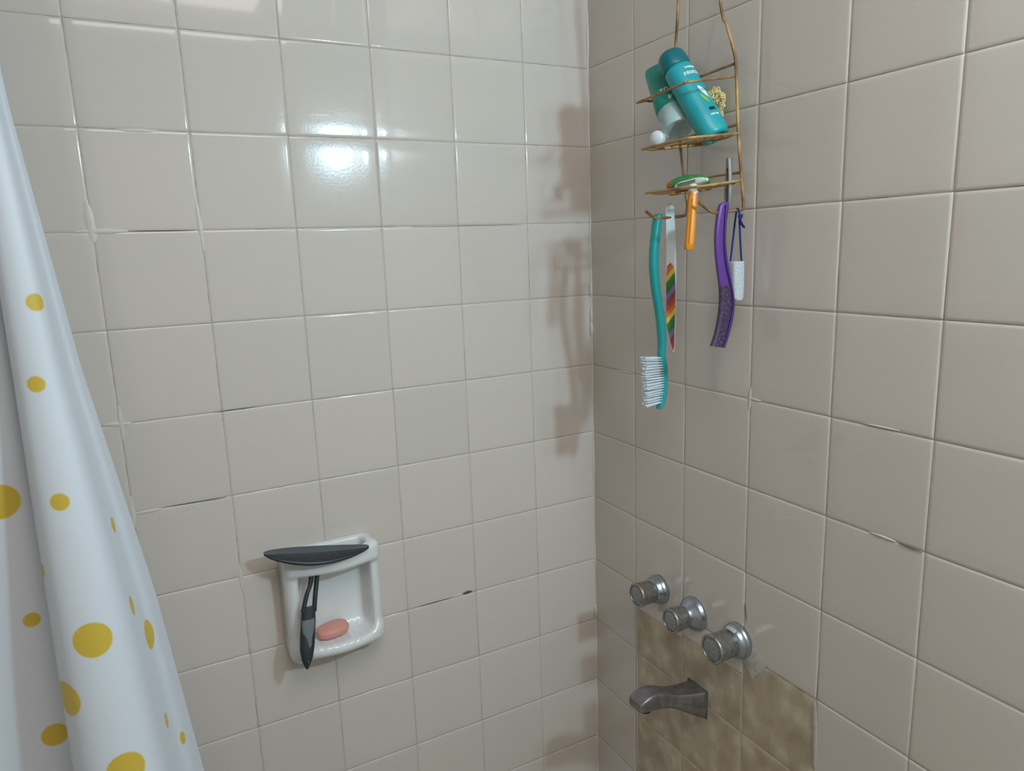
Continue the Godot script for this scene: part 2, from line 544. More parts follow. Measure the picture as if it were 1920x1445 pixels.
	for i in 60:
		var y := 0.62 - i * 0.026
		pts.append(Vector3(-0.0006 - rng.randf() * 0.0008, y, 0.0006 + rng.randf() * 0.0008))
	var t := Tris.new()
	tube(t, pts, 0.0024, 6, 0, 0.5)
	put("corner_filler", done(t), filler, left)
	for y in [0.115, 0.075, 0.055, -0.415]:
		put("filler_blob", streak(Vector3(-0.002, y + 0.014, 0.002), Vector3(-0.002, y - 0.012, 0.002), Vector3(-0.7, 0, 0.7), 0.007, 0.002), filler, left)

# ---------------------------------------------------------------- shower curtain
const WIDTHS := [[0.9, 0.010], [0.275, 0.015], [0.12, 0.031], [0.067, 0.039], [-0.029, 0.053], [-0.164, 0.067], [-0.5, 0.10], [-1.1, 0.15]]
func curtain_width(y: float) -> float:
	for i in WIDTHS.size() - 1:
		if y >= WIDTHS[i + 1][0]:
			return lerpf(WIDTHS[i][1], WIDTHS[i + 1][1], clampf((WIDTHS[i][0] - y) / (WIDTHS[i][0] - WIDTHS[i + 1][0]), 0, 1))
	return 0.15

func curtain_plan(w: float) -> Array:
	var out := []
	for a in [[1.0, 0.0], [0.93, 0.22], [0.85, 0.36], [0.79, 0.60], [0.735, 0.85], [0.62, 1.0], [0.38, 1.06], [0.14, 0.98], [0.0, 0.75], [0.02, 0.5], [0.05, 0.3]]:
		out.append(Vector3(-0.679 + a[0] * w, 0, 0.42 + a[1] * w))
	for b in [[-0.690, 0.436], [-0.72, 0.438], [-0.76, 0.446], [-0.80, 0.440], [-0.84, 0.425], [-0.88, 0.44], [-0.93, 0.455], [-0.98, 0.435], [-1.03, 0.42], [-1.09, 0.445], [-1.15, 0.45]]:
		out.append(Vector3(b[0], 0, b[1]))
	return smooth_path(out, 6)

func curtain() -> void:
	var o := thing("shower_curtain", "white shower curtain with gold dots, drawn in soft folds at the end of the tub", "shower curtain", Vector3(-0.69, -1.1, 0.43))
	var ref := curtain_plan(0.066)
	var us := [0.0]
	for i in range(1, ref.size()):
		us.append(us[-1] + ref[i].distance_to(ref[i - 1]))
	var im := Image.create(1320, 2000, false, Image.FORMAT_RGB8)
	im.fill(Color(0.74, 0.75, 0.775))
	# texture: 0.66 m wide, 1.0 m tall; v runs down, zero at y = 0.5
	var dots := [[0.1519, -0.2125, 0.0052, 0.0052], [0.0719, -0.162, 0.0117, 0.0047], [0.0898, -0.1185, 0.0091, 0.0043], [0.1744, -0.052, 0.0099, 0.0099], [0.0903, -0.054, 0.0075, 0.0047], [0.1224, -0.015, 0.0059, 0.0042], [0.1693, 0.0215, 0.0044, 0.0044], [0.0876, 0.0245, 0.0124, 0.0098], [0.0342, -0.0285, 0.0042, 0.0048], [0.0441, 0.0195, 0.0042, 0.0060], [0.0262, 0.0465, 0.0068, 0.0096], [0.1135, 0.058, 0.0117, 0.0099], [0.168, 0.0975, 0.0071, 0.0071], [0.033, 0.1025, 0.0030, 0.005], [0.0181, 0.1255, 0.0028, 0.0045], [0.0836, 0.1035, 0.0109, 0.01]]
	for k in 90:
		var q := [rng.randf_range(0.0, 0.66), rng.randf_range(-0.5, 0.5), 0.0, 0.0]
		q[2] = [0.0048, 0.0048, 0.0098][k % 3]
		q[3] = q[2]
		if q[0] < 0.185 and q[1] > -0.24 and q[1] < 0.15:
			continue
		dots.append(q)
	for q in dots:
		var cx: float = q[0] * 2000.0
		var cy: float = (q[1] + 0.5) * 2000.0
		var rx: float = q[2] * 2000.0
		var ry: float = q[3] * 2000.0
		for y in range(maxi(0, int(cy - ry - 1)), mini(2000, int(cy + ry + 2))):
			for x in range(maxi(0, int(cx - rx - 1)), mini(1320, int(cx + rx + 2))):
				var e := Vector2((x - cx) / rx, (y - cy) / ry).length()
				var cov := clampf((1.0 - e) * ry * 0.7 + 0.5, 0, 1)
				if cov > 0.0:
					im.set_pixel(x, y, im.get_pixel(x, y).lerp(Color(0.72, 0.61, 0.20), cov))
	var m := mat(Color(1, 1, 1), 0.55)
	m.albedo_texture = ImageTexture.create_from_image(im)
	m.backlight_enabled = true
	m.backlight = Color(0.35, 0.35, 0.35)
	m.rim_enabled = true
	m.rim = 0.2
	var rows := []
	for j in 101:
		var y := 0.884 - 0.02 * j
		var w := curtain_width(y)
		var row := curtain_plan(w)
		for i in row.size():
			row[i] = row[i] + Vector3(0, y, 0) - o.position
		rows.append(row)
	var v := PackedVector3Array()
	var uv := PackedVector2Array()
	var idx := PackedInt32Array()
	var n: int = rows[0].size()
	for j in rows.size():
		for i in n:
			v.append(rows[j][i])
			uv.append(Vector2(us[i] / 0.66, (0.02 * j - 0.884) + 0.5))
	for j in rows.size() - 1:
		for i in n - 1:
			var a := j * n + i
			idx.append_array([a, a + 1, a + n, a + 1, a + n + 1, a + n])
	var st := SurfaceTool.new()
	st.begin(Mesh.PRIMITIVE_TRIANGLES)
	for k in v.size():
		st.set_uv(uv[k])
		st.add_vertex(v[k])
	for k in range(0, idx.size(), 3):
		st.add_index(idx[k]); st.add_index(idx[k + 1]); st.add_index(idx[k + 2])
	st.generate_normals()
	put("cloth", st.commit(), m, o)
	var rings_m := mat(Color(0.85, 0.85, 0.85), 0.3)
	for x in [-0.68, -0.76, -0.88, -1.0, -1.12]:
		var t := Tris.new()
		var loop := []
		for k in 17:
			loop.append(Vector3(x, 0.904 + 0.021 * cos(TAU * k / 16.0), 0.44 + 0.021 * sin(TAU * k / 16.0)) - o.position)
		tube(t, loop, 0.002, 6)
		put("curtain_ring", done(t), rings_m, o)
	var rod := thing("curtain_rod", "chrome shower curtain rod spanning the tub above the curtain", "curtain rod")
	put("pole", wire([Vector3(-1.6, 0.908, 0.44), Vector3(-0.8, 0.908, 0.44), Vector3(-0.0012, 0.908, 0.44)], 0.0125, 2), mat(Color(0.8, 0.8, 0.8), 0.2, 1.0), rod)

# ---------------------------------------------------------------- soap dish and what it holds
func dish_sdf(p: Vector3) -> float:
	var x := p.x + 0.4295
	var y := p.y
	var z := p.z
	var bow := 0.016 * (x / 0.06) * (x / 0.06)
	var q := Vector3(x, y, z)
	# frame
	var d := rbox(q, Vector3(-0.001, -0.264, 0.010), Vector3(0.0625, 0.0745, 0.028), 0.013)
	# bowed lower lip
	d = smin(d, rbox(Vector3(x, y, z + bow), Vector3(0, -0.3175, 0.030), Vector3(0.0585, 0.0115, 0.0255), 0.009), 0.010)
	# hollow
	var ridge := 0.0007 * cos(x * TAU / 0.0085) if absf(x) < 0.034 else 0.0
	d = smax(d, -rbox(Vector3(x * (1.0 - (z - 0.03) * 1.2), y + ridge, z), Vector3(0.0, -0.2605, 0.040), Vector3(0.0455, 0.0525, 0.0335), 0.011), 0.007)
	d = smax(d, -rbox(q, Vector3(0.0, -0.20, 0.0245), Vector3(0.044, 0.05, 0.0135), 0.008), 0.005)
	# upper bar
	var bar := rbox(Vector3(x, y, z + bow * 0.9), Vector3(0, -0.2035, 0.0455), Vector3(0.0605, 0.0125, 0.0075), 0.0065)
	d = smin(d, bar, 0.006)
	return maxf(d, -z)

func soap_dish() -> void:
	var at := Vector3(-0.4295, -0.264, 0.0012)
	var o := thing("soap_dish", "white glazed ceramic soap dish with a bowed top bar, fixed to the glossy tiled wall", "soap dish", at)
	var m := mat(Color(0.90, 0.905, 0.90), 0.12)
	m.clearcoat_enabled = true
	m.clearcoat = 0.5
	m.clearcoat_roughness = 0.035
	var body := put("body", nets(dish_sdf, Vector3(-0.50, -0.345, -0.0035), Vector3(-0.36, -0.180, 0.064), 0.0022), m, o)
	body.position = Vector3(0.4295, 0.264, 0.0)
	# soap bar
	var soap := mat(Color(0.86, 0.60, 0.55), 0.5)
	soap.subsurf_scatter_enabled = true
	soap.subsurf_scatter_strength = 0.15
	var c := Vector3(-0.4365, -0.3045, 0.027)
	var t := Tris.new()
	var rings := []
	for k in 13:
		var f := -1.0 + k / 6.0
		var s := pow(maxf(1.0 - pow(absf(f), 3.2), 0.0), 1.0 / 2.6)
		rings.append(ring(Vector3(0, f * 0.0075, 0), Vector3(0.0215, 0, 0) * maxf(s, 0.02), Vector3(0, 0, 0.0135) * maxf(s, 0.02), 28, 2.5))
	skin(t, rings)
	var sp := put("soap_bar", done(t), soap)
	sp.position = c
	sp.rotation_degrees = Vector3(8, 6, 3)
	tag(sp, "worn pink bar of soap lying on the floor of the white dish", "soap")
	squeegee()

func squeegee() -> void:
	var a := Vector3(-0.514, -0.1735, 0.046)
	var o := thing("squeegee", "dark grey hand squeegee resting on the soap dish bar with its forked handle hanging down", "squeegee", a)
	var dark := mat(Color(0.17, 0.19, 0.21), 0.38)
	var grey := mat(Color(0.42, 0.44, 0.44), 0.5)
	var rubber := mat(Color(0.33, 0.35, 0.36), 0.6)
	var b := Vector3(-0.386, -0.1925, 0.050)
	var rings := []
	var rings2 := []
	for k in 25:
		var f := k / 24.0
		var e := pow(maxf(sin(PI * pow(f, 0.85)), 0.0), 0.75)
		var c := a.lerp(b, f) + Vector3(0, -0.0040 * sin(PI * f), 0)
		var front := Vector3(0, -0.0060, 0.0185) * (0.06 + e)
		var n := Vector3(0, 0.0036, 0.0013) * (0.25 + 0.75 * e)
		rings.append(ring(c + front * 0.45 - a, front * 0.55, n, 16, 2.6))
		var back := Vector3(0, 0.0012, -0.0030) * (0.25 + e)
		rings2.append(ring(c + back - a + Vector3(0, 0.001, 0), Vector3(0, -0.0035, 0.006) * (0.25 + e), Vector3(0, 0.0016, 0.0012), 10, 2.5))
	var t := Tris.new()
	skin(t, rings)
	put("blade_holder", done(t), dark, o)
	t = Tris.new()
	skin(t, rings2)
	put("rubber_edge", done(t), rubber, o)
	# forked handle: two prongs from under the blade, meeting in a flat tapering grip
	t = Tris.new()
	var p0: Array = [Vector3(-0.4545, -0.190, 0.032), Vector3(-0.4607, -0.2235, 0.0400), Vector3(-0.4686, -0.2385, 0.0460), Vector3(-0.4761, -0.2562, 0.0520)]
	var p1: Array = [Vector3(-0.4465, -0.190, 0.032), Vector3(-0.4533, -0.2233, 0.0400), Vector3(-0.4582, -0.2413, 0.0460), Vector3(-0.4625, -0.2601, 0.0520)]
	for pp in [p0, p1]:
		var rr := []
		var path := smooth_path(pp, 4)
		for k in path.size():
			rr.append(ring(path[k] - a, Vector3(0.0030, 0, 0), Vector3(0, 0.001, 0.0034), 12, 2.6))
		skin(t, rr)
	put("prong", done(t), dark, o)
	var mid: Array = [Vector3(-0.4689, -0.2531, 0.0505), Vector3(-0.4697, -0.2580, 0.0520), Vector3(-0.4714, -0.2697, 0.0555), Vector3(-0.4746, -0.2843, 0.0610), Vector3(-0.4776, -0.2991, 0.0660), Vector3(-0.4794, -0.3116, 0.0690), Vector3(-0.4803, -0.3195, 0.0700), Vector3(-0.4808, -0.3242, 0.0705)]
	var wid := [0.0072, 0.0088, 0.0092, 0.0095, 0.0090, 0.0068, 0.0038, 0.0010]
	rings = []
	for k in mid.size():
		rings.append(ring(mid[k] - a, Vector3(wid[k], 0, 0), Vector3(0, 0.0012, 0.0048 if k < 6 else 0.003), 20, 2.6))
	t = Tris.new()
	skin(t, rings)
	var grip := put("grip", done(t), dark, o)
	# grey wavy inlay standing a little proud of the front of the grip
	rings = []
	for q in [[0.12, 0.0, 0.0080], [0.22, 0.0, 0.0082], [0.36, 0.0002, 0.0070], [0.46, 0.0012, 0.0040], [0.58, 0.0022, 0.0030], [0.68, 0.0012, 0.0026], [0.78, 0.0, 0.0022], [0.86, 0.0008, 0.0016], [0.92, 0.0016, 0.0008]]:
		var p := (mid[1] as Vector3).lerp(mid[6], q[0]) - a
		p.z += 0.0030 + 0.0022 * sin(PI * q[0])
		rings.append(ring(p + Vector3(q[1] - 0.0006, 0, 0), Vector3(q[2], 0, 0), Vector3(0, 0.0, 0.0020), 14, 2.4))
	t = Tris.new()
	skin(t, rings)
	put("grip_inlay", done(t), grey, grip)

# ---------------------------------------------------------------- valves and spout
func valves() -> void:
	var chrome := mat(Color(0.66, 0.68, 0.71), 0.24, 0.95)
	chrome.roughness_texture = noise_tex(52, 0.03, [0.0, Color(0.5, 0.5, 0.5), 1.0, Color(1, 1, 1)], 256)
	chrome.roughness = 0.42
	chrome.uv1_triplanar = true
	chrome.uv1_scale = Vector3.ONE * 18.0
	var worn := triplanar(mat(Color(1, 1, 1), 0.38, 0.8), noise_tex(51, 0.03, [0.0, Color(0.48, 0.45, 0.42), 0.45, Color(0.60, 0.575, 0.555), 1.0, Color(0.74, 0.73, 0.73)], 256, 5), 22.0, false)
	var disc := triplanar(mat(Color(1, 1, 1), 0.5, 0.55), noise_tex(53, 0.05, [0.0, Color(0.50, 0.52, 0.53), 1.0, Color(0.68, 0.70, 0.71)], 256, 4), 24.0, false)
	var lime := triplanar(mat(Color(1, 1, 1), 0.8), noise_tex(54, 0.05, [0.0, Color(0.62, 0.62, 0.58), 1.0, Color(0.80, 0.80, 0.77)], 256, 4), 20.0, false)
	var spots := [[-0.3035, 0.1660, 0.0], [-0.3085, 0.2375, 0.0], [-0.3075, 0.3165, 0.0]]
	var words := ["worn chrome shower valve knob nearest the tiled corner, topmost of the slanting three", "worn chrome shower valve knob between the two others, with a bell shaped collar", "worn chrome shower valve knob beside the white plaster patch, largest face of the three"]
	for i in 3:
		var o := thing("shower_valve", words[i], "shower valve", Vector3(-0.0012, spots[i][0], spots[i][1]), "chrome valves over the tub spout")
		var out := Vector3(-1, 0.02, 0)
		var es: Array = [[Vector2(0, 0.0205), Vector2(0.005, 0.0205), Vector2(0.0062, 0.0196), Vector2(0.0100, 0.0192), Vector2(0.0112, 0.0182), Vector2(0.0150, 0.0178), Vector2(0.0172, 0.0160), Vector2(0.0180, 0.012), Vector2(0.0190, 0.0)],
			[Vector2(0, 0.0232), Vector2(0.003, 0.0232), Vector2(0.0042, 0.0224), Vector2(0.0075, 0.0215), Vector2(0.0085, 0.0200), Vector2(0.0115, 0.0178), Vector2(0.0145, 0.0150), Vector2(0.0175, 0.0128), Vector2(0.0205, 0.0118), Vector2(0.0220, 0.0)],
			[Vector2(0, 0.0225), Vector2(0.0045, 0.0225), Vector2(0.0058, 0.0214), Vector2(0.0085, 0.0212), Vector2(0.0095, 0.0200), Vector2(0.0125, 0.0190), Vector2(0.0155, 0.0168), Vector2(0.0165, 0.012), Vector2(0.0175, 0.0)]][i]
		var esc := put("escutcheon", lathe(Vector3.ZERO, out, es, 40, [0, 1, 1, 2, 2, 2, 2, 2, 2]), chrome, o)
		var b: float = [0.0172, 0.0195, 0.0150][i]
		var e: float = [0.0430, 0.0430, 0.0455][i]
		var r: float = [0.0164, 0.0158, 0.0176][i]
		put("knob_body", lathe(Vector3.ZERO, out, [Vector2(b, 0), Vector2(b, r * 0.9), Vector2(b + 0.0012, r * 0.95), Vector2(e - 0.004, r), Vector2(e - 0.003, r * 1.03), Vector2(e - 0.001, r * 1.03), Vector2(e, r * 0.97), Vector2(e, r * 0.86), Vector2(e - 0.0014, r * 0.83), Vector2(e - 0.0016, 0)], 40, [1, 0, 0, 0, 0, 0, 2, 3, 4]), worn, o)
		put("face_disc", lathe(Vector3.ZERO, out, [Vector2(e - 0.0022, 0), Vector2(e - 0.0022, r * 0.78), Vector2(e - 0.0006, r * 0.77), Vector2(e - 0.0002, r * 0.70), Vector2(e - 0.0001, 0)], 36, [1, 2, 0, 0]), disc, o)
		if i == 2:
			put("limescale", dab([Vector3(-0.0115, 0.0195, -0.008), Vector3(-0.0115, 0.0208, 0.0), Vector3(-0.0118, 0.0198, 0.008), Vector3(-0.0155, 0.0166, 0.008), Vector3(-0.0165, 0.0182, 0.0), Vector3(-0.0155, 0.0166, -0.008)], Vector3(-0.5, 0.85, 0).normalized(), 0.0012), lime, esc)

func spout() -> void:
	var o := thing("tub_spout", "dull grey metal tub spout pinched in the middle, set on marbled brown tiles", "tub spout", Vector3(-0.0008, -0.432, 0.247))
	var m := triplanar(mat(Color(1, 1, 1), 0.42, 0.75), noise_tex(61, 0.025, [0.0, Color(0.47, 0.44, 0.43), 0.5, Color(0.53, 0.51, 0.51), 1.0, Color(0.62, 0.61, 0.63)], 256, 5), 9.0, false)
	var rings := []
	# distance out of the wall, height of the middle, z of the middle, half height, half width
	for q in [[0.0, -0.4315, 0.2445, 0.0205, 0.0188], [0.003, -0.4315, 0.2445, 0.0205, 0.0188], [0.006, -0.4310, 0.2443, 0.0200, 0.0184], [0.016, -0.4280, 0.2436, 0.0176, 0.0168], [0.028, -0.4235, 0.2425, 0.0145, 0.0150], [0.040, -0.4190, 0.2408, 0.0118, 0.0136], [0.052, -0.4145, 0.2390, 0.0108, 0.0128], [0.066, -0.4098, 0.2380, 0.0120, 0.0132], [0.080, -0.4072, 0.2378, 0.0118, 0.0136], [0.092, -0.4080, 0.2378, 0.0098, 0.0138], [0.099, -0.4090, 0.2378, 0.0074, 0.0132], [0.1015, -0.4095, 0.2378, 0.0056, 0.0116]]:
		rings.append(ring(Vector3(-q[0], q[1], q[2]) - Vector3(0, -0.432, 0.247), Vector3(0, 0, q[4]), Vector3(0, q[3], 0), 40, 6.0))
	var t := Tris.new()
	skin(t, rings)
	put("body", done(t), m, o)
	put("base_plate", box(Vector3(-0.0010, -0.0205, -0.0218), Vector3(0.0002, 0.0215, 0.0168)), mat(Color(0.36, 0.34, 0.33), 0.6), o)
	var under := Vector3(-0.085, 0.0122, -0.0092)
	put("outlet_ring", lathe(under, Vector3(0, -1, 0), [Vector2(0, 0.0085), Vector2(0.003, 0.0085), Vector2(0.003, 0.0070), Vector2(0.0, 0.0070)], 20), mat(Color(0.2, 0.2, 0.2), 0.6), o)

# ---------------------------------------------------------------- wire caddy
var rust: StandardMaterial3D
func caddy() -> void:
	rust = triplanar(mat(Color(1, 1, 1), 0.55, 0.15), noise_tex(71, 0.02, [0.0, Color(0.36, 0.26, 0.19), 0.36, Color(0.52, 0.38, 0.25), 0.55, Color(0.70, 0.55, 0.34), 1.0, Color(0.80, 0.67, 0.44)], 256, 4), 5.0)
	var o := thing("shower_caddy", "rusty two-tier wire shower caddy hanging against the tiled wall", "shower caddy", Vector3(-0.0120, 0.2154, 0.2724))
	var z := o.position
	var shift := func(a: Array) -> Array:
		return a.map(func(p): return p - z)
	var L: Array = [Vector3(-0.0300, 0.4509, 0.2278), Vector3(-0.0260, 0.3996, 0.2192), Vector3(-0.0220, 0.3442, 0.2190), Vector3(-0.0180, 0.2900, 0.2198), Vector3(-0.0160, 0.2589, 0.2236), Vector3(-0.0120, 0.2245, 0.2262)]
	var R: Array = [Vector3(-0.0300, 0.4314, 0.2937), Vector3(-0.0280, 0.4058, 0.3017), Vector3(-0.0260, 0.3791, 0.3104), Vector3(-0.0250, 0.3610, 0.3138), Vector3(-0.0200, 0.2995, 0.3139), Vector3(-0.0160, 0.2495, 0.3163), Vector3(-0.0120, 0.2212, 0.3164)]
	var top := Vector3(-0.045, 0.62, 0.262)
	var l0 := L.duplicate()
	l0.push_front(Vector3(-0.042, 0.60, 0.250))
	l0.push_front(top)
	put("side_wire", wire(shift.call(l0), 0.0017), rust, o)
	var r0 := R.duplicate()
	r0.push_front(Vector3(-0.042, 0.60, 0.272))
	r0.push_front(top)
	put("side_wire", wire(shift.call(r0), 0.0017), rust, o)
	# hooks: the side wires turn out from the wall at the bottom
	put("hook", wire(shift.call([Vector3(-0.0120, 0.2245, 0.2262), Vector3(-0.0130, 0.2151, 0.2261), Vector3(-0.0185, 0.2120, 0.2262), Vector3(-0.0439, 0.2104, 0.2262), Vector3(-0.0616, 0.2106, 0.2262), Vector3(-0.0750, 0.2181, 0.2262)]), 0.0017), rust, o)
	put("hook", wire(shift.call([Vector3(-0.0120, 0.2212, 0.3164), Vector3(-0.0130, 0.2150, 0.3165), Vector3(-0.0181, 0.2133, 0.3165), Vector3(-0.0385, 0.2118, 0.3165), Vector3(-0.0568, 0.2114, 0.3165), Vector3(-0.0758, 0.2220, 0.3165)]), 0.0017), rust, o)
	# three hoops: back rail on the side wires, then out along the right side, across the front and back along the left
	var hoops := [
		["top_hoop", Vector3(-0.0255, 0.3642, 0.3112), Vector3(-0.0235, 0.3621, 0.2177), Vector3(-0.0245, 0.3519, 0.3121), Vector3(-0.0919, 0.3411, 0.3130), Vector3(-0.0614, 0.3451, 0.1920), Vector3(-0.0225, 0.3533, 0.2176)],
		["shelf_rail", Vector3(-0.0205, 0.3032, 0.3143), Vector3(-0.0190, 0.3010, 0.2189), Vector3(-0.0200, 0.2938, 0.3149), Vector3(-0.0870, 0.2871, 0.3140), Vector3(-0.0794, 0.2879, 0.2220), Vector3(-0.0185, 0.2948, 0.2203)],
		["shelf_rail", Vector3(-0.0160, 0.2534, 0.3161), Vector3(-0.0165, 0.2540, 0.2233), Vector3(-0.0155, 0.2449, 0.3167), Vector3(-0.0778, 0.2378, 0.3160), Vector3(-0.0772, 0.2387, 0.2260), Vector3(-0.0150, 0.2452, 0.2246)]]
	var k := 0
	for h in hoops:
		put(h[0], wire(shift.call([h[1], (h[1] as Vector3).lerp(h[2], 0.5), h[2]]), 0.0015, 3), rust, o)
		var path := []
		var c := [h[3], h[4], h[5], h[6]]
		# rounded front corners
		path.append(c[0])
		for i in [1, 2]:
			var u: Vector3 = c[i - 1]
			var v: Vector3 = c[i]
			var w: Vector3 = c[i + 1]
			path.append(v + (u - v).normalized() * 0.012)
			path.append(v * 0.72 + ((v + (u - v).normalized() * 0.012) + (v + (w - v).normalized() * 0.012)) * 0.14)
			path.append(v + (w - v).normalized() * 0.012)
		if k == 0:
			path.append(Vector3(-0.034, lerpf(c[2].y, c[3].y, 0.6), 0.186))
		path.append(c[3])
		put(h[0], wire(shift.call(path), 0.0015, 4), rust, o)
		if k > 0:
			# floor wires running along the shelf and one crossing under them
			for i in 5:
				var f := 0.12 + 0.18 * i
				var p0: Vector3 = (h[3] as Vector3).lerp(h[4], f)
				var p1: Vector3 = (h[6] as Vector3).lerp(h[5], f)
				var dip := Vector3(0, -0.0026, 0)
				put("floor_wire", wire(shift.call([p0 + Vector3(0, -0.0005, 0), p0.lerp(p1, 0.12) + dip, p0.lerp(p1, 0.5) + dip, p0.lerp(p1, 0.88) + dip, p1 + Vector3(0, -0.0005, 0)]), 0.0013, 3), rust, o)
			var q0: Vector3 = (h[3] as Vector3).lerp(h[6], 0.5) + Vector3(0, -0.0048, 0)
			var q1: Vector3 = (h[4] as Vector3).lerp(h[5], 0.5) + Vector3(0, -0.0048, 0)
			put("cross_wire", wire(shift.call([q0, q0.lerp(q1, 0.5), q1]), 0.0016, 3), rust, o)
		k += 1

# ---------------------------------------------------------------- bottles
# letters wrapped round an oval body: base point, axis, half axes of the oval, start angle
func wrap_text(words: String, size: float, o: Vector3, axis: Vector3, a: Vector3, b: Vector3, mid: float, up: float, serif := false) -> ArrayMesh:
	var tm := TextMesh.new()
	tm.text = words
	var f := SystemFont.new()
	f.font_names = PackedStringArray(["Droid Sans"])
	f.font_weight = 700
	tm.font = f
	tm.font_size = 32
	tm.pixel_size = size / 24.0
	tm.depth = 0.0006
	tm.curve_step = 2.0
	var arr := tm.get_mesh_arrays()
	var v: PackedVector3Array = arr[Mesh.ARRAY_VERTEX]
	var nn := PackedVector3Array()
	nn.resize(v.size())
	var r := (a.length() + b.length()) * 0.5
	for i in v.size():
		var th := mid + v[i].x / r
		var dir := a * cos(th) + b * sin(th)
		var nrm := (a.normalized() * cos(th) / a.length() + b.normalized() * sin(th) / b.length()).normalized()
		v[i] = o + axis * (up + v[i].y) + dir + nrm * (0.0003 + v[i].z * 0.5)
		nn[i] = nrm
	arr[Mesh.ARRAY_VERTEX] = v
	arr[Mesh.ARRAY_NORMAL] = nn
	var out := ArrayMesh.new()
	out.add_surface_from_arrays(Mesh.PRIMITIVE_TRIANGLES, arr)
	return out

# a little raised outline patch wrapped on the oval body (leaf, panel)
func wrap_patch(outline: Array, o: Vector3, axis: Vector3, a: Vector3, b: Vector3, mid: float, up: float) -> ArrayMesh:
	var r := (a.length() + b.length()) * 0.5
	var t := Tris.new()
	var c := Vector2.ZERO
	for q in outline:
		c += q
	c /= outline.size()
	var at := func(q: Vector2, lift: float) -> Vector3:
		var th: float = mid + q.x / r
		var nrm := (a.normalized() * cos(th) / a.length() + b.normalized() * sin(th) / b.length()).normalized()
		return o + axis * (up + q.y) + a * cos(th) + b * sin(th) + nrm * lift
	for i in outline.size():
		var p: Vector2 = outline[i]
		var q: Vector2 = outline[(i + 1) % outline.size()]
		t.tri(at.call(c, 0.0005), at.call(p, 0.0004), at.call(q, 0.0004))
		t.quad(at.call(p, 0.0004), at.call(p, -0.0004), at.call(q, -0.0004), at.call(q, 0.0004), 1)
	return done(t)

